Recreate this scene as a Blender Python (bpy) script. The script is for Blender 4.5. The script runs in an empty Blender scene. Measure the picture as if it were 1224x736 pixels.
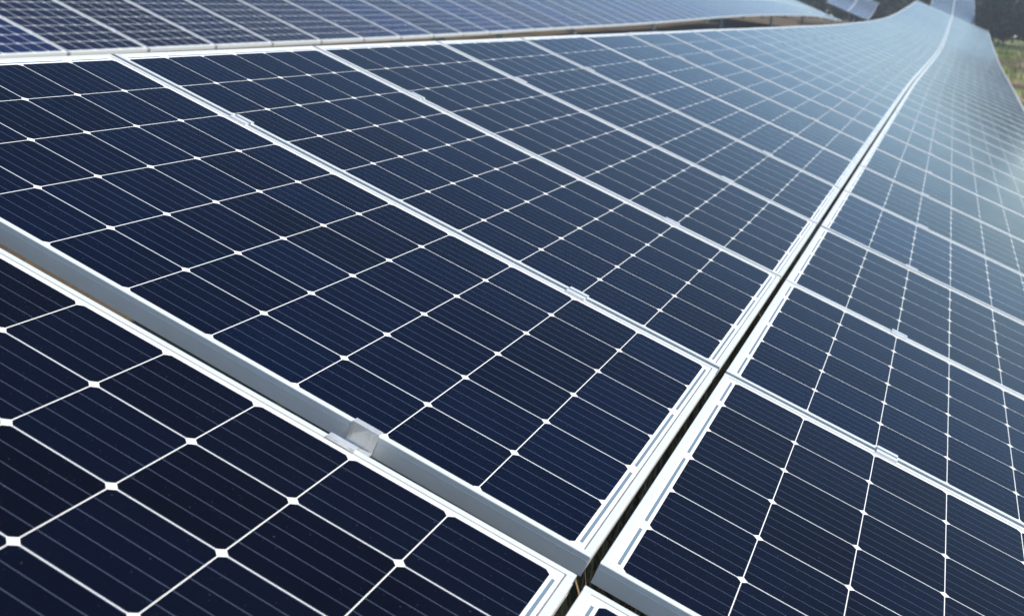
import bpy, bmesh, math, random
from mathutils import Matrix, Vector
random.seed(11)
S = bpy.context.scene
COL = S.collection

# ------------------------------------------------------------------ frames of reference
# (X along a module's long side, Y away from the viewer, Z normal to the tilted table)
TILT = math.radians(23.2)
ct, st = math.cos(TILT), math.sin(TILT)
W = Matrix(((ct, 0, st), (0, 1, 0), (-st, 0, ct)))          # table axes -> world
W4 = W.to_4x4()

# ------------------------------------------------------------------ camera
RGT = Vector((0.86430246, 0.3401434, 0.37051819))
DWN = Vector((0.45579918, -0.21820181, -0.8629224))
FWD = Vector((-0.21266962, 0.91470784, -0.34362945))
CPOS = Vector((0.13327378, -1.50576805, 0.83639737))
cam = bpy.data.cameras.new('camera')
cam.sensor_width = 36.0
cam.lens = 1433.54 / 1224 * 36.0
cam.clip_start = 0.02
cam.clip_end = 3000
cam.dof.use_dof = True
cam.dof.focus_distance = 2.15
cam.dof.aperture_fstop = 7.0
co = bpy.data.objects.new('camera', cam)
COL.objects.link(co)
r, u, b = W @ RGT, W @ (-DWN), W @ (-FWD)
Mc = Matrix((r, u, b)).transposed().to_4x4()
Mc.translation = W @ CPOS
co.matrix_world = Mc
S.camera = co

# ------------------------------------------------------------------ sky, sun, exposure
SUN = (W @ Vector((0.48, 0.12, 0.86))).normalized()           # direction to the sun
el = math.asin(SUN.z)
az = math.atan2(SUN.x, SUN.y)
world = bpy.data.worlds.new('World')
S.world = world
world.use_nodes = True
nt = world.node_tree
sky = nt.nodes.new('ShaderNodeTexSky')
sky.sky_type = 'NISHITA'
sky.sun_disc = False
sky.sun_elevation = el
sky.sun_rotation = az
sky.air_density = 0.65
sky.dust_density = 0.1
sky.ozone_density = 1.1
tint = nt.nodes.new('ShaderNodeMix')
tint.data_type = 'RGBA'
tint.blend_type = 'MULTIPLY'
tint.inputs[0].default_value = 1.0
tint.inputs[7].default_value = (0.95, 1.02, 1.0, 1)            # takes the violet out of the sky model's blue
nt.links.new(sky.outputs[0], tint.inputs[6])
nt.links.new(tint.outputs[2], nt.nodes['Background'].inputs[0])
nt.nodes['Background'].inputs[1].default_value = 0.15
sl = bpy.data.lights.new('sun', 'SUN')
sl.energy = 3.8
sl.angle = math.radians(0.5)
sl.color = (1.0, 0.94, 0.82)
so = bpy.data.objects.new('sun', sl)
COL.objects.link(so)
so.rotation_euler = SUN.to_track_quat('Z', 'Y').to_euler()
vs = S.view_settings
vs.view_transform = 'Standard'
vs.look = 'None'
vs.exposure = 0.54
vs.gamma = 1.0

# ------------------------------------------------------------------ material helpers
class NT:
    def __init__(self, name):
        self.m = bpy.data.materials.new(name)
        self.m.use_nodes = True
        self.t = self.m.node_tree
        self.p = self.t.nodes['Principled BSDF']
    def node(self, typ, **kw):
        n = self.t.nodes.new(typ)
        for k, v in kw.items():
            setattr(n, k, v)
        return n
    def put(self, sock, v):
        if hasattr(v, 'is_output'):
            self.t.links.new(v, sock)
        else:
            sock.default_value = v
    def m_(self, op, a, b=0.0, c=0.0):
        n = self.node('ShaderNodeMath', operation=op)
        self.put(n.inputs[0], a); self.put(n.inputs[1], b); self.put(n.inputs[2], c)
        return n.outputs[0]
    def mix(self, f, a, b):
        n = self.node('ShaderNodeMix', data_type='RGBA')
        self.put(n.inputs[0], f)
        self.put(n.inputs[6], a if hasattr(a, 'is_output') else (*a, 1))
        self.put(n.inputs[7], b if hasattr(b, 'is_output') else (*b, 1))
        return n.outputs[2]
    def fmix(self, f, a, b):
        n = self.node('ShaderNodeMix', data_type='FLOAT')
        self.put(n.inputs[0], f); self.put(n.inputs[2], a); self.put(n.inputs[3], b)
        return n.outputs[0]
    def noise(self, vec, scale, detail=3, rough=.55):
        n = self.node('ShaderNodeTexNoise')
        if vec is not None:
            self.t.links.new(vec, n.inputs['Vector'])
        n.inputs['Scale'].default_value = scale
        n.inputs['Detail'].default_value = detail
        n.inputs['Roughness'].default_value = rough
        return n.outputs[0]
    def ramp(self, f, lo, hi):
        n = self.node('ShaderNodeMapRange')
        self.put(n.inputs[0], f); n.inputs[1].default_value = lo; n.inputs[2].default_value = hi
        return n.outputs[0]

PITCH = 0.15875
LEN = 10 * PITCH
WID = 6 * PITCH
MX0, MX1 = 0.0296, 0.0296     # module ends beyond the cell field
MY = 0.0145
YA, YB = 0.0125, 0.0220          # frame margins at the near and the far long side

def laminate_material(name, dark, blue, HALF, RAD):
    k = NT(name)
    tc = k.node('ShaderNodeTexCoord')
    sx = k.node('ShaderNodeSeparateXYZ')
    k.t.links.new(tc.outputs['Object'], sx.inputs[0])
    U = k.m_('MULTIPLY', sx.outputs[0], -1.0)
    V = sx.outputs[1]
    cu, cv = k.m_('DIVIDE', U, PITCH), k.m_('DIVIDE', V, PITCH)
    iu, iv = k.m_('FLOOR', cu), k.m_('FLOOR', cv)
    fu, fv = k.m_('SUBTRACT', cu, iu), k.m_('SUBTRACT', cv, iv)
    du = k.m_('MULTIPLY', k.m_('ABSOLUTE', k.m_('SUBTRACT', fu, .5)), PITCH)
    dv = k.m_('MULTIPLY', k.m_('ABSOLUTE', k.m_('SUBTRACT', fv, .5)), PITCH)
    ins = k.m_('MULTIPLY', k.m_('LESS_THAN', du, HALF), k.m_('LESS_THAN', dv, HALF))
    rr = k.m_('ADD', k.m_('MULTIPLY', du, du), k.m_('MULTIPLY', dv, dv))
    ins = k.m_('MULTIPLY', ins, k.m_('LESS_THAN', rr, RAD ** 2))
    fld = k.m_('MULTIPLY', k.m_('MULTIPLY', k.m_('GREATER_THAN', U, 0.0), k.m_('LESS_THAN', U, LEN)),
               k.m_('MULTIPLY', k.m_('GREATER_THAN', V, 0.0), k.m_('LESS_THAN', V, WID)))
    cell = k.m_('MULTIPLY', ins, fld)
    # bus bars: five per cell, running along the module
    bv = k.m_('MULTIPLY', k.m_('ADD', k.m_('SUBTRACT', fv, .5), 0.0), PITCH / .1552 * 5)
    bb = k.m_('ABSOLUTE', k.m_('SUBTRACT', k.m_('FRACT', k.m_('ADD', bv, 5.0)), .5))
    bus = k.m_('LESS_THAN', bb, 0.5 * 0.0007 / 0.0311)
    # bus bars sit at the strip centres
    # per-cell tone
    oi = k.node('ShaderNodeObjectInfo')
    cb = k.node('ShaderNodeCombineXYZ')
    k.put(cb.inputs[0], iu); k.put(cb.inputs[1], iv)
    k.put(cb.inputs[2], k.m_('MULTIPLY', oi.outputs['Random'], 91.7))
    wn = k.node('ShaderNodeTexWhiteNoise', noise_dimensions='3D')
    k.t.links.new(cb.outputs[0], wn.inputs[0])
    n1 = k.noise(tc.outputs['Object'], 9.0, 2)
    n0 = k.noise(tc.outputs['Object'], 420.0, 1)
    tone = k.m_('ADD', k.m_('MULTIPLY', wn.outputs[0], .65), k.m_('MULTIPLY', k.ramp(n1, .3, .7), .3))
    tone = k.m_('ADD', tone, k.m_('MULTIPLY', k.m_('SUBTRACT', n0, .42), 2.2))
    c_cell = k.mix(tone, dark, blue)
    c_cell = k.mix(k.m_('MULTIPLY', oi.outputs['Random'], .85), c_cell, (0.0036, 0.0036, 0.0056))
    c_cell = k.mix(bus, c_cell, (0.10, 0.125, 0.20))
    c = k.mix(cell, (0.80, 0.785, 0.76), c_cell)
    # string ribbons at the two ends
    gv = k.m_('DIVIDE', V, PITCH)
    def seg(period_shift):
        a = k.m_('FRACT', k.m_('MULTIPLY', k.m_('ADD', gv, period_shift), .5))
        return k.m_('LESS_THAN', k.m_('ABSOLUTE', k.m_('SUBTRACT', a, .5)), .455)
    vin = k.m_('MULTIPLY', k.m_('GREATER_THAN', V, .012), k.m_('LESS_THAN', V, WID - .012))
    def band(lo, hi):
        return k.m_('MULTIPLY', k.m_('GREATER_THAN', U, lo), k.m_('LESS_THAN', U, hi))
    rib = k.m_('ADD', k.m_('MULTIPLY', band(-.0098, -.0045), seg(0.0)),
               k.m_('MULTIPLY', band(LEN + .0045, LEN + .0098), seg(1.0)))
    rib = k.m_('MULTIPLY', rib, vin)
    c = k.mix(rib, c, (0.15, 0.21, 0.27))
    # sealant and dirt line along the inside of the frame lip, then the painted lip shadow
    EX0, EX1, EY0, EY1 = -LEN - MX1 + .012, MX0 - .012, -YA + .012, WID + YB - .012
    px = sx.outputs[0]
    e1 = k.m_('MINIMUM', k.m_('SUBTRACT', px, EX0), k.m_('SUBTRACT', EX1, px))
    e2 = k.m_('MINIMUM', k.m_('SUBTRACT', V, EY0), k.m_('SUBTRACT', EY1, V))
    n4 = k.noise(tc.outputs['Object'], 30.0, 3)
    seal = k.m_('LESS_THAN', k.m_('MINIMUM', e1, e2), k.m_('ADD', .0006, k.m_('MULTIPLY', n4, .0012)))
    c = k.mix(k.m_('MULTIPLY', seal, .75), c, (.26, .22, .18))
    lip_shade = k.m_('LESS_THAN', k.m_('SUBTRACT', EX1, px), k.m_('ADD', .0012, k.m_('MULTIPLY', n4, .0020)))   # shadow of the low-end frame lip, painted into the colour
    c = k.mix(k.m_('MULTIPLY', lip_shade, .85), c, (.15, .14, .135))
    # dust: thin film plus sparse specks on the glass
    n2 = k.noise(tc.outputs['Object'], 3.1, 5, .6)
    n3 = k.noise(tc.outputs['Object'], 240.0, 1)
    dust = k.m_('ADD', k.m_('MULTIPLY', k.ramp(n2, .35, .8), .002), k.m_('MULTIPLY', k.m_('GREATER_THAN', n3, .755), .12))
    c = k.mix(dust, c, (.45, .43, .40))
    k.put(k.p.inputs['Base Color'], c)
    k.put(k.p.inputs['Roughness'], k.m_('ADD', .095, k.m_('MULTIPLY', n2, .09)))
    k.p.inputs['IOR'].default_value = 1.105
    k.p.inputs['Sheen Weight'].default_value = .05              # fine dust film
    k.p.inputs['Sheen Roughness'].default_value = .12
    k.p.inputs['Sheen Tint'].default_value = (.95, .97, 1, 1)
    return k.m

def metal_material(name, col, metallic=.55, rough=.42, streak=60.0, amt=.06):
    k = NT(name)
    tc = k.node('ShaderNodeTexCoord')
    mp = k.node('ShaderNodeMapping')
    mp.inputs['Scale'].default_value = (.6, 1.0, 1.0)
    k.t.links.new(tc.outputs['Object'], mp.inputs[0])
    n = k.noise(mp.outputs[0], streak, 4, .6)
    n2 = k.noise(tc.outputs['Object'], 5.0, 4, .6)
    d = tuple(v * (1 - 3 * amt) for v in col)
    k.put(k.p.inputs['Base Color'], k.mix(k.m_('MULTIPLY', k.m_('ADD', n, n2), .5), d, tuple(min(1, v * (1 + amt)) for v in col)))
    k.p.inputs['Metallic'].default_value = metallic
    k.put(k.p.inputs['Roughness'], k.m_('ADD', rough - .08, k.m_('MULTIPLY', n2, .16)))
    return k.m

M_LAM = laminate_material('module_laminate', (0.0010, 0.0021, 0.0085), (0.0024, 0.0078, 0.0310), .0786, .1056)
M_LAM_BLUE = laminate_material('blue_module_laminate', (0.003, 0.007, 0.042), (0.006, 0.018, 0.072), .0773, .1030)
M_FRAME = metal_material('anodised_frame', (.71, .725, .72), .18, .36)
M_CLAMP = metal_material('milled_aluminium', (.84, .85, .86), .35, .34, 140.0, .10)
M_BENT = metal_material('bent_stainless_sheet', (.80, .79, .77), .55, .28, 30.0, .10)
_t = M_BENT.node_tree
_b = _t.nodes.new('ShaderNodeBump'); _n = _t.nodes.new('ShaderNodeTexNoise'); _n.inputs['Scale'].default_value = 55.0
_b.inputs['Distance'].default_value = .004; _b.inputs['Strength'].default_value = .7
_c = _t.nodes.new('ShaderNodeTexCoord')
_t.links.new(_c.outputs['Object'], _n.inputs['Vector']); _t.links.new(_n.outputs[0], _b.inputs['Height'])
_t.links.new(_b.outputs[0], _t.nodes['Principled BSDF'].inputs['Normal'])
M_BOLT = metal_material('stainless_bolt', (.55, .55, .55), .95, .3)
M_RACK = metal_material('galvanised_steel', (.46, .47, .46), .4, .55, 40.0, .12)

# ------------------------------------------------------------------ mesh helpers
def box(bm, x0, x1, y0, y1, z0, z1, bev=0.0):
    vs_ = [bm.verts.new((x, y, z)) for x in (x0, x1) for y in (y0, y1) for z in (z0, z1)]
    f = [(0, 1, 3, 2), (4, 6, 7, 5), (0, 4, 5, 1), (2, 3, 7, 6), (0, 2, 6, 4), (1, 5, 7, 3)]
    fs = [bm.faces.new([vs_[i] for i in q]) for q in f]
    if bev > 0:
        es = list({e for fa in fs for e in fa.edges})
        bmesh.ops.bevel(bm, geom=es, offset=bev, segments=1, affect='EDGES')

def prism(bm, prof, p0, du, dv, dl, length):
    """profile (a,b) in axes du,dv, extruded along dl"""
    p0, du, dv, dl = map(Vector, (p0, du, dv, dl))
    A = [bm.verts.new(p0 + du * a + dv * b_) for a, b_ in prof]
    B = [bm.verts.new(p0 + du * a + dv * b_ + dl * length) for a, b_ in prof]
    n = len(prof)
    for i in range(n):
        j = (i + 1) % n
        bm.faces.new((A[i], A[j], B[j], B[i]))
    bm.faces.new(A[::-1]); bm.faces.new(B)

def mesh_of(bm, name, mat):
    bmesh.ops.recalc_face_normals(bm, faces=bm.faces[:])
    me = bpy.data.meshes.new(name)
    bm.to_mesh(me); bm.free()
    me.materials.append(mat)
    return me

def obj(name, me, parent=None):
    o = bpy.data.objects.new(name, me)
    COL.objects.link(o)
    if parent is not None:
        o.parent = parent
    return o

def empty(name):
    o = bpy.data.objects.new(name, None)
    o.empty_display_size = .1
    COL.objects.link(o)
    return o

def tag(o, label=None, cat=None, group=None, kind=None):
    if label: o['label'] = label
    if cat: o['category'] = cat
    if group: o['group'] = group
    if kind: o['kind'] = kind
    return o

def copy_tree(o):
    c = o.copy(); COL.objects.link(c)
    for ch in o.children:
        d = ch.copy(); COL.objects.link(d); d.parent = c
        for g in ch.children:
            e = g.copy(); COL.objects.link(e); e.parent = d
    return c

def lerp(tab, t):
    """smooth (monotone-ish cubic) interpolation of a table of (t, value)"""
    if t <= tab[0][0]: return tab[0][1]
    if t >= tab[-1][0]: return tab[-1][1]
    n = len(tab)
    def sl_(i):
        if i <= 0 or i >= n - 1: 
            a, b_ = (0, 1) if i <= 0 else (n - 2, n - 1)
        else:
            a, b_ = i - 1, i + 1
        return (tab[b_][1] - tab[a][1]) / (tab[b_][0] - tab[a][0])
    for i in range(n - 1):
        if tab[i][0] <= t <= tab[i + 1][0]:
            h = tab[i + 1][0] - tab[i][0]; s = (t - tab[i][0]) / h
            m0, m1 = sl_(i) * h, sl_(i + 1) * h
            return ((2*s**3 - 3*s*s + 1) * tab[i][1] + (s**3 - 2*s*s + s) * m0
                    + (-2*s**3 + 3*s*s) * tab[i + 1][1] + (s**3 - s*s) * m1)

# height of the near table's surface above its first plane, and sideways drift
ZT = [(-30, 0), (0, 0), (8, .001), (14, .002), (19, .021), (24, .072), (29, .131), (34, .216), (40, .383), (48, .668), (57.4, .97),
      (64, .80), (74, .50), (84, .60), (93, 1.25), (105, 2.7), (108, 2.85), (114, 2.4)]
XT = [(-30, 0), (0, 0), (8, -.025), (14, -.04), (19, -.016), (24, .016), (29, .025), (34, .005), (40, -.044), (48, -.137), (57.4, -.247),
      (64, -.25), (74, -.25), (84, -.30), (93, -.52), (105, -1.13), (108, -1.2), (114, -1.0)]
# the same for the low edge of the row behind
ZB = [(-10, -2.06), (6.28, -1.92), (12.3, -1.87), (16.3, -1.82), (20.3, -1.765), (23.8, -1.72), (26.9, -1.665), (30.5, -1.59),
      (34.3, -1.515), (38.3, -1.46), (44.6, -1.41), (54.2, -1.385), (60, -1.43), (68.8, -1.58), (73.2, -1.62), (84, -1.66), (93, -1.60),
      (100, -1.05), (106, -.3), (114, -.6)]
XB0 = -5.707
def XB(y): 
    return XB0 - .43 * max(0, lerp(ZB, y) + 1.62) * (1 if y > 75 else 0)

# ------------------------------------------------------------------ ground
def ground_h(x, y):
    hn = lerp(ZT, y) * .9 + (.42 * -.0)
    hb = (lerp(ZB, y) + 1.92) * .9
    t = min(1, max(0, (-x - 0.5) / 5.5)); t = t * t * (3 - 2 * t)
    h = hn * (1 - t) + hb * t
    z = -1.20 - .152 * max(min(x, 30), -40) + h
    z += .10 * math.sin(x * .31 + y * .17) * math.sin(y * .23 - x * .11) * min(1, max(0, (y - 5) / 15))
    if y > 112: z -= min(1.5, (y - 112) * .05)
    return z

bm = bmesh.new()
xs = [-140, -110, -80, -60, -45] + [-36 + i * 1.0 for i in range(73)] + [45, 60, 80, 110, 140]
ys = [-60, -40] + [-20 + i * 1.0 for i in range(90)] + [140, 160, 190]
g = [[bm.verts.new((x, y, ground_h(x, min(y, 400)))) for x in xs] for y in ys]
for j in range(len(ys) - 1):
    for i in range(len(xs) - 1):
        bm.faces.new((g[j][i], g[j][i + 1], g[j + 1][i + 1], g[j + 1][i]))
k = NT('field_soil_and_grass')
tc = k.node('ShaderNodeTexCoord')
P_ = tc.outputs['Object']
a1 = k.noise(P_, .55, 5, .6)
a2 = k.noise(P_, 3.5, 6, .65)
a3 = k.noise(P_, .23, 3, .5)
soil = k.mix(a2, (.045, .026, .016), (.15, .080, .045))
grass = k.mix(a2, (.08, .15, .018), (.24, .31, .05))
straw = k.mix(a2, (.20, .155, .075), (.40, .33, .19))
c = k.mix(k.ramp(a1, .46, .56), grass, soil)
c = k.mix(k.ramp(a3, .52, .62), c, straw)
sx = k.node('ShaderNodeSeparateXYZ')
k.t.links.new(P_, sx.inputs[0])
bare = k.m_('MULTIPLY', k.m_('LESS_THAN', k.m_('ADD', sx.outputs[0], k.m_('MULTIPLY', a1, 2.0)), 2.6), .85)   # trodden earth between the rows
c = k.mix(bare, c, soil)
k.put(k.p.inputs['Base Color'], c)
k.p.inputs['Roughness'].default_value = .95
bp = k.node('ShaderNodeBump')
bp.inputs['Strength'].default_value = .8
bp.inputs['Distance'].default_value = .06
k.put(bp.inputs['Height'], k.noise(P_, 14.0, 6, .7))
k.put(k.p.inputs['Normal'], bp.outputs[0])
ground = obj('ground', mesh_of(bm, 'ground', k.m))
for p in ground.data.polygons: p.use_smooth = True
tag(ground, kind='structure')

# ------------------------------------------------------------------ one solar panel
FZ1, FZ0 = .0016, -.033
def frame_mesh():
    bm = bmesh.new()
    lip = .012
    # profile: a = inwards from the outer face, b = up
    prof = [(0, FZ0), (.026, FZ0), (.026, FZ0 + .002), (.002, FZ0 + .002), (.002, -.0035), (lip, -.0035), (lip, FZ1 - .0006), (lip - .0006, FZ1),
            (.0008, FZ1), (0, FZ1 - .0008), (0, FZ1 - .0085), (-.0006, FZ1 - .0090), (-.0006, FZ1 - .0102), (0, FZ1 - .0107)]
    X0, X1, Y0, Y1 = -LEN - MX1, MX0, -YA, WID + YB
    prism(bm, prof, (X0, Y0, 0), (0, 1, 0), (0, 0, 1), (1, 0, 0), X1 - X0)
    prism(bm, prof, (X0, Y1, 0), (0, -1, 0), (0, 0, 1), (1, 0, 0), X1 - X0)
    prof2 = [(a, b_ - .0002 if b_ > 0 else b_ + (.0002 if b_ < -.03 else 0)) for a, b_ in prof]
    t = .0122
    prism(bm, prof2, (X0, Y0 + t, 0), (1, 0, 0), (0, 0, 1), (0, 1, 0), Y1 - Y0 - 2 * t)
    prism(bm, prof2, (X1, Y0 + t, 0), (-1, 0, 0), (0, 0, 1), (0, 1, 0), Y1 - Y0 - 2 * t)
    return mesh_of(bm, 'frame', M_FRAME)

def laminate_mesh(mat):
    bm = bmesh.new()
    e = .0045
    box(bm, -LEN - MX1 + e, MX0 - e, -YA + e, WID + YB - e, -.0032, 0)
    return mesh_of(bm, 'laminate', mat)

def jbox_mesh():
    bm = bmesh.new()
    box(bm, -.17, -.07, WID / 2 - .06, WID / 2 + .06, -.027, -.0035, .004)
    return mesh_of(bm, 'junction_box', metal_material('black_plastic', (.02, .02, .02), 0, .5))

proto = empty('solar_panel')
obj('frame', frame_mesh(), proto)
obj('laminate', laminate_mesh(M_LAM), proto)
obj('junction_box', jbox_mesh(), proto)
used = [False]
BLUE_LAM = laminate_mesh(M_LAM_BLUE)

def place(o, p, rx=0, ry=0, rz=0):
    o.matrix_world = W4 @ Matrix.Translation(p) @ Matrix.Rotation(rz, 4, 'Z') @ Matrix.Rotation(ry, 4, 'Y') @ Matrix.Rotation(rx, 4, 'X')

def panel(p, rx, ry, rz, label, group, blue=False):
    o = copy_tree(proto) if used[0] else proto
    used[0] = True
    place(o, p, rx, ry, rz)
    tag(o, label, 'solar panel', group)
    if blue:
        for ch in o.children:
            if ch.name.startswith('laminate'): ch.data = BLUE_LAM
    return o

ORD = ['first', 'second', 'third', 'fourth', 'fifth', 'sixth', 'seventh', 'eighth', 'ninth', 'tenth', 'eleventh', 'twelfth', 'thirteenth',
       'fourteenth', 'fifteenth', 'sixteenth', 'seventeenth', 'eighteenth', 'nineteenth', 'twentieth', 'twenty-first', 'twenty-second',
       'twenty-third', 'twenty-fourth', 'twenty-fifth']
PER = 1.005
XOFF = {'left': 0.0, 'right': .046 + MX1 + LEN}
J = .0012
def jit(): return random.uniform(-J, J)

def joints(z, x, y0, n):
    P = [Vector((x(y0), y0, z(y0)))]
    for i in range(n):
        y = P[-1].y + PER
        for _ in range(3):
            q = Vector((x(y), y, z(y)))
            d = (q - P[-1]).length
            y += PER - d
        P.append(Vector((x(y), y, z(y))))
    return P

def run(P, xoff, labeler, group):
    for i in range(len(P) - 1):
        d = P[i + 1] - P[i]
        rx = math.atan2(d.z, d.y); rz = -math.atan2(d.x, d.y)
        lb, gr = labeler(i)
        panel(P[i] + Vector((xoff, 0, 0)), rx + jit(), jit() * .6, rz, lb, gr, group == 'b')

near = joints(lambda y: lerp(ZT, y), lambda y: lerp(XT, y), 0.0, 57)
def near_label(side):
    def f(i):
        if i < 1:
            return f'navy solar panel {side} of the dark gap, just beyond the wide front joint', f'panels of the column {side} of the gap'
        if i < 18:
            return f'solar panel {side} of the dark gap, {ORD[i]} one back from the wide joint', f'panels of the column {side} of the gap'
        return (f'pale distant solar panel blurred into the rising far stretch {side} of the central gap',
                f'blurred far panels {side} of the gap')
    return f
for s in ('left', 'right'):
    run(near, XOFF[s], near_label(s), s)
# the two panels in front of the wide joint
panel(Vector((-.0006, -.1087 - WID, .0079 - .0133 * WID)), .0133, -.0078, -.0012, 'nearest solar panel with large navy cells, at the bottom left before the wide joint', 'panels before the wide joint')
panel(Vector((XOFF['right'], -.1087 - WID, .006 - .0133 * WID)), .0133, -.003, 0, 'solar panel cut off by the bottom edge, only its white corner showing', 'panels before the wide joint')
# the part of the same table that climbs the next rise
far = joints(lambda y: lerp(ZT, y), lambda y: lerp(XT, y), 91.0, 16)
for s in ('left', 'right'):
    run(far, XOFF[s], lambda i, s=s: (f'tiny blurred solar panel climbing the next rise behind the crest, {s} of its seam',
                                      f'panels on the next rise, {s} of the seam'), s)
# the row behind, upper left
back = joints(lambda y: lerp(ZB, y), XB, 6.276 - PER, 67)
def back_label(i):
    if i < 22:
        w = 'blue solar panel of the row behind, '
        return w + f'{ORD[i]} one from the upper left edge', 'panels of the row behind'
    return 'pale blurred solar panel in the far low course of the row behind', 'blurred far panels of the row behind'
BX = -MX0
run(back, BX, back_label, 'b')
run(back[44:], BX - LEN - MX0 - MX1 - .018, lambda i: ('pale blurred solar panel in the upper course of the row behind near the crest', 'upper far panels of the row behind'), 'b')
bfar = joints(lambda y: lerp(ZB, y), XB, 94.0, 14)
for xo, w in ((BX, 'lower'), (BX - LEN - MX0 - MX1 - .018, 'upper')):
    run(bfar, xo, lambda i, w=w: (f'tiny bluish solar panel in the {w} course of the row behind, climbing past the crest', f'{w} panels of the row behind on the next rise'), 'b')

# ------------------------------------------------------------------ clamps
def clamp_parts(gap, depth=.030, length=.046, dz=0.0, mat=None):
    """channel clamp: lips rest on both frames, the U hangs in the joint (y=0 is the far frame's outer face)"""
    lip, th = .0095, .0038
    z = FZ1 + .0004
    prof = [(-gap - lip, z + dz), (-gap - lip, z + dz + th), (-gap + th, z + dz + th), (-gap + th + .0006, z - depth + th), (-th - .0006, z - depth + th), (-th, z + th),
            (lip, z + th), (lip, z), (-.0008, z), (-.0008, z - depth), (-gap + .0008, z - depth), (-gap + .0008, z + dz)]
    bm = bmesh.new()
    prism(bm, prof, (-length / 2, 0, 0), (0, 1, 0), (0, 0, 1), (1, 0, 0), length)
    body = mesh_of(bm, 'clamp_channel', mat or M_CLAMP)
    bm = bmesh.new()
    c = Matrix.Translation((0, -gap / 2, z - depth + th + .0035))
    bmesh.ops.create_cone(bm, cap_ends=True, segments=6, radius1=.0065, radius2=.0062, depth=.007, matrix=c)
    bolt = mesh_of(bm, 'clamp_bolt', M_BOLT)
    return body, bolt

GAP = PER - WID - YA - YB
b1, b2 = clamp_parts(GAP)
cproto = empty('mid_clamp'); obj('clamp_channel', b1, cproto); obj('bolt', b2, cproto)
CL = {'left': (-.332, -1.235), 'right': (.410, 1.318)}
first = True
for k_ in range(1, 17):
    p = near[k_]
    d = near[k_] - near[k_ - 1]
    for s in ('left', 'right'):
        for x, w in zip(CL[s], ('nearer the gap', 'farther from the gap')):
            c = cproto if first else copy_tree(cproto)
            first = False
            place(c, Vector((x + p.x + random.uniform(-.012, .012), p.y - YA, p.z)), math.atan2(d.z, d.y), 0, 0)
            tag(c, f'small metal clamp {w} on the {ORD[k_ - 1]} narrow joint of the {s} column', 'clamp', 'clamps on the panel joints')
w1, w2 = clamp_parts(.0765, .032, .046, .0055, M_BENT)
wproto = empty('wide_clamp'); obj('clamp_channel', w1, wproto); obj('bolt', w2, wproto)
place(wproto, Vector((-.343, -YA, 0)))
tag(wproto, 'wide shiny U-shaped clamp bridging the wide front joint over the grey frame side', 'clamp', 'clamps in the wide front joint')
c = copy_tree(wproto)
place(c, Vector((.410, -YA, 0)))
tag(c, 'wide clamp in the front joint right of the gap, at the bottom edge', 'clamp', 'clamps in the wide front joint')
c = copy_tree(wproto)
place(c, Vector((-1.235, -YA, 0)))
tag(c, 'wide clamp in the front joint beyond the left edge', 'clamp', 'clamps in the wide front joint')
for k_ in range(1, 12):
    p = back[k_]
    c = copy_tree(cproto)
    place(c, Vector((p.x - .40, p.y - YA, p.z)))
    tag(c, f'tiny clamp low on the {ORD[k_ - 1]} joint of the row behind from the upper left edge', 'clamp', 'clamps on the row behind')

# ------------------------------------------------------------------ racks under the panels
def strip(P, x, w, ztop, h):
    bm = bmesh.new()
    R_ = []
    for p in P:
        R_.append([bm.verts.new(W @ Vector((p.x + x + a * w / 2, p.y, p.z + z))) for a, z in ((-1, ztop), (1, ztop), (1, ztop - h), (-1, ztop - h))])
    for i in range(len(R_) - 1):
        for j in range(4):
            bm.faces.new((R_[i][j], R_[i][(j + 1) % 4], R_[i + 1][(j + 1) % 4], R_[i + 1][j]))
    bm.faces.new(R_[0]); bm.faces.new(R_[-1][::-1])
    return bm

def rack(P, xs_, xlo, xhi, label, first=2):
    root = empty('mounting_rack')
    tag(root, label, 'mounting rack', 'racks under the panels')
    root.location = W @ P[0]
    inv = Matrix.Translation(-root.location)
    def add(name, bm):
        bm.transform(inv)
        obj(name, mesh_of(bm, name, M_RACK), root)
    for x in xs_:
        add('rail', strip(P, x, .04, FZ0 - .0015, .045))
    for i in range(first, len(P) - 1, 6):
        p = P[i].lerp(P[i + 1], .48)
        bm = bmesh.new()
        box(bm, xlo, xhi, -.075, .075, -.155, FZ0 - .0485, .004)
        bm.transform(W4 @ Matrix.Translation(p))
        add('rafter', bm)
        for x in ((xlo * .5 + xhi * .5,) if (i - first) % 12 == 0 else ()):
            top = W @ (p + Vector((x, 0, -.157)))
            gz = ground_h(top.x, top.y) - .3
            bm = bmesh.new()
            box(bm, top.x - .045, top.x + .045, top.y - .045, top.y + .045, gz, top.z - .01)
            add('post', bm)

RX = [x for s in ('left', 'right') for x in CL[s]]
wing = [Vector((0, -1.2, 0)), Vector((0, -.1, 0))] + near[:13]
rack(wing, RX, -1.55, 1.62, 'grey metal rack under the nearest panels, one crossbar showing in the dark gap', 5)
rack(near[13:35], RX, -1.55, 1.62, 'metal rack under the middle stretch of the two near columns')
rack(near[35:], RX, -1.55, 1.62, 'metal rack under the rising far stretch of the two near columns')
rack(far, RX, -1.55, 1.62, 'metal rack under the panels on the next rise behind the crest')
BXS = [-.4, -1.3, -2.05, -2.95]
rack(back[:34], BXS, -3.25, -.05, 'metal rack under the blue panels of the row behind')
rack(back[34:], BXS, -3.25, -.05, 'metal rack under the far blurred panels of the row behind')
rack(bfar, BXS, -3.25, -.05, 'metal rack under the row behind on the next rise')

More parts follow.
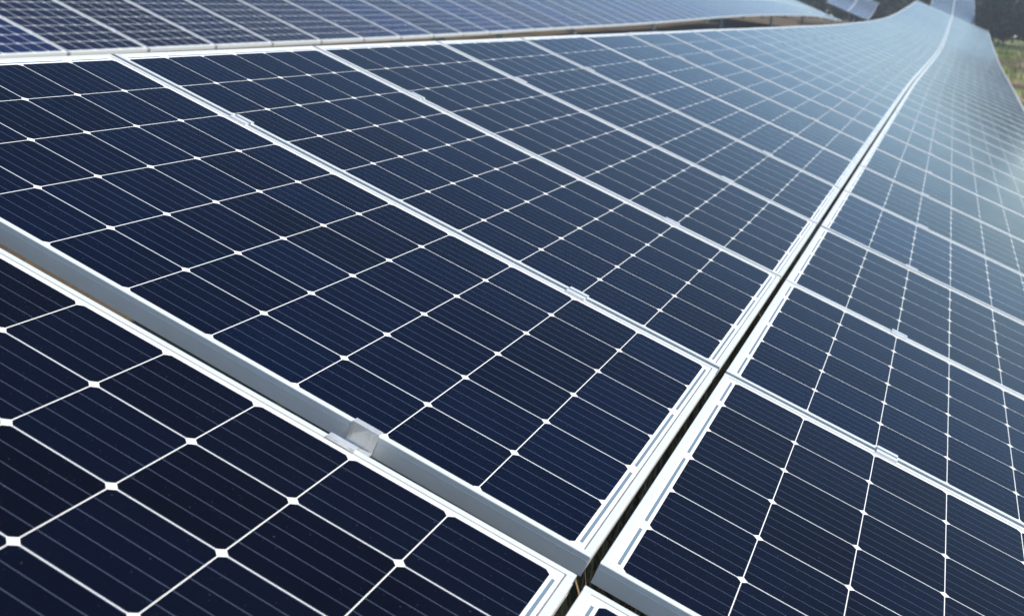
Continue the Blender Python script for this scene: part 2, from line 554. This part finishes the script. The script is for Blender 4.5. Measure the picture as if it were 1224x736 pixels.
# ------------------------------------------------------------------ grass (uncountable)
def blades(bm, cx, cy, n, spread, hmin, hmax, wid):
    for _ in range(n):
        x = cx + random.gauss(0, spread); y = cy + random.gauss(0, spread)
        z = ground_h(x, y)
        h = random.uniform(hmin, hmax); a = random.uniform(0, 6.283); lean = random.uniform(.1, .7) * h
        dx, dy = math.cos(a), math.sin(a); px, py = -dy * wid, dx * wid
        v0 = bm.verts.new((x - px, y - py, z - .02)); v1 = bm.verts.new((x + px, y + py, z - .02))
        v2 = bm.verts.new((x + dx * lean * .4 + px * .7, y + dy * lean * .4 + py * .7, z + h * .6))
        v3 = bm.verts.new((x + dx * lean * .4 - px * .7, y + dy * lean * .4 - py * .7, z + h * .6))
        v4 = bm.verts.new((x + dx * lean, y + dy * lean, z + h))
        bm.faces.new((v0, v1, v2, v3)); bm.faces.new((v3, v2, v4))
bm = bmesh.new()
for _ in range(160):
    blades(bm, random.uniform(-.6, .8), random.uniform(-.6, 6), 30, .10, .25, .80, .005)
for _ in range(1500):
    y = random.uniform(14, 95); 
    blades(bm, random.uniform(2.2, 9 + y * .06), y, 9, .22, .10, .40, .012)
for _ in range(500):
    blades(bm, random.uniform(-6, -2.2), random.uniform(12, 70), 9, .2, .08, .3, .012)
k = NT('dry_grass')
g1 = k.node('ShaderNodeNewGeometry')
n_ = k.noise(g1.outputs['Position'], .5, 3)
rnd = g1.outputs['Random Per Island']
c = k.mix(rnd, (.07, .13, .02), (.22, .29, .06))
c = k.mix(k.m_('MULTIPLY', k.ramp(n_, .42, .62), .8), c, k.mix(rnd, (.25, .19, .09), (.42, .34, .18)))
sx = k.node('ShaderNodeSeparateXYZ')
k.t.links.new(g1.outputs['Position'], sx.inputs[0])
c = k.mix(k.m_('LESS_THAN', sx.outputs[0], 1.6), c, k.mix(rnd, (.11, .07, .035), (.46, .33, .17)))     # dead straw under the tables
k.put(k.p.inputs['Base Color'], c)
k.p.inputs['Roughness'].default_value = .8
gr = obj('grass', mesh_of(bm, 'grass', k.m))
tag(gr, kind='stuff')

# ------------------------------------------------------------------ far wood (one mass)
def wood():
    bm = bmesh.new()
    def leafquad(p, s):
        n = Vector((random.gauss(0, 1), random.gauss(0, 1), random.gauss(0, 1) + .6)).normalized()
        a = n.orthogonal().normalized(); b_ = n.cross(a)
        t = random.uniform(0, 6.28); a, b_ = a * math.cos(t) + b_ * math.sin(t), b_ * math.cos(t) - a * math.sin(t)
        vs_ = [bm.verts.new(p + a * s * i + b_ * s * .6 * j) for i, j in ((-1, 0), (0, -1), (1, 0), (0, 1))]
        f = bm.faces.new(vs_); f.material_index = 0
    def tree(x, y, H):
        z = ground_h(x, y)
        seg = 7
        rad = H * .02
        ring0 = None
        for i in range(4):
            t = i / 3
            rr_ = rad * (1 - .75 * t)
            ring = [bm.verts.new((x + rr_ * math.cos(q * 6.283 / seg), y + rr_ * math.sin(q * 6.283 / seg), z - .3 + t * H * .85)) for q in range(seg)]
            if ring0:
                for q in range(seg):
                    f = bm.faces.new((ring0[q], ring0[(q + 1) % seg], ring[(q + 1) % seg], ring[q])); f.material_index = 1
            ring0 = ring
        ncl = 26
        for c_ in range(ncl):
            t = random.uniform(.06, 1)
            prof_ = math.sin(min(1, (1.04 - t) * 1.5) * 1.57) * H * .25
            a = random.uniform(0, 6.283); rr_ = prof_ * math.sqrt(random.random())
            c0 = Vector((x + rr_ * math.cos(a), y + rr_ * math.sin(a), z + t * H))
            cs = H * random.uniform(.05, .10)
            for _ in range(22):
                leafquad(c0 + Vector((random.gauss(0, 1), random.gauss(0, 1), random.gauss(0, .7))) * cs, random.uniform(.10, .24))
    for i in range(150):                                    # behind the crest and to its left
        x, y = random.uniform(-30, 5), random.uniform(115, 132)
        tree(x, y, max(1.6, random.uniform(3.0, 3.9) - ground_h(x, y)))
    for i in range(90):                                   # closing in on the right of the columns
        x = random.uniform(2.6, 8.5)
        y = 92 - (x - 4) * .9 + random.uniform(0, 26)
        tree(x, y, max(1.6, random.uniform(2.4, 3.0) - ground_h(x, y)))
    bm.normal_update()
    me = bpy.data.meshes.new('far_wood'); bm.to_mesh(me); bm.free()
    k = NT('dark_foliage')
    g1 = k.node('ShaderNodeNewGeometry')
    rnd = g1.outputs['Random Per Island']
    k.put(k.p.inputs['Base Color'], k.mix(rnd, (.006, .020, .018), (.014, .036, .026)))
    k.p.inputs['Roughness'].default_value = .7
    me.materials.append(k.m)
    k2 = NT('bark')
    tc = k2.node('ShaderNodeTexCoord')
    k2.put(k2.p.inputs['Base Color'], k2.mix(k2.noise(tc.outputs['Object'], 4.0, 4), (.03, .028, .025), (.07, .062, .055)))
    k2.p.inputs['Roughness'].default_value = .9
    me.materials.append(k2.m)
    o = obj('far_wood', me)
    tag(o, kind='stuff')
wood()

# ------------------------------------------------------------------ the hazy air over the field
bm = bmesh.new()
box(bm, -142, 142, -62, 192, -20, 14)
k = NT('haze')
t_ = k.t
t_.nodes.remove(k.p)
pv = t_.nodes.new('ShaderNodeVolumePrincipled')
pv.inputs['Density'].default_value = .0014
pv.inputs['Color'].default_value = (.92, .96, 1, 1)
pv.inputs['Anisotropy'].default_value = .3
t_.links.new(pv.outputs[0], t_.nodes['Material Output'].inputs['Volume'])
hz = obj('haze', mesh_of(bm, 'haze', k.m))
tag(hz, kind='stuff')
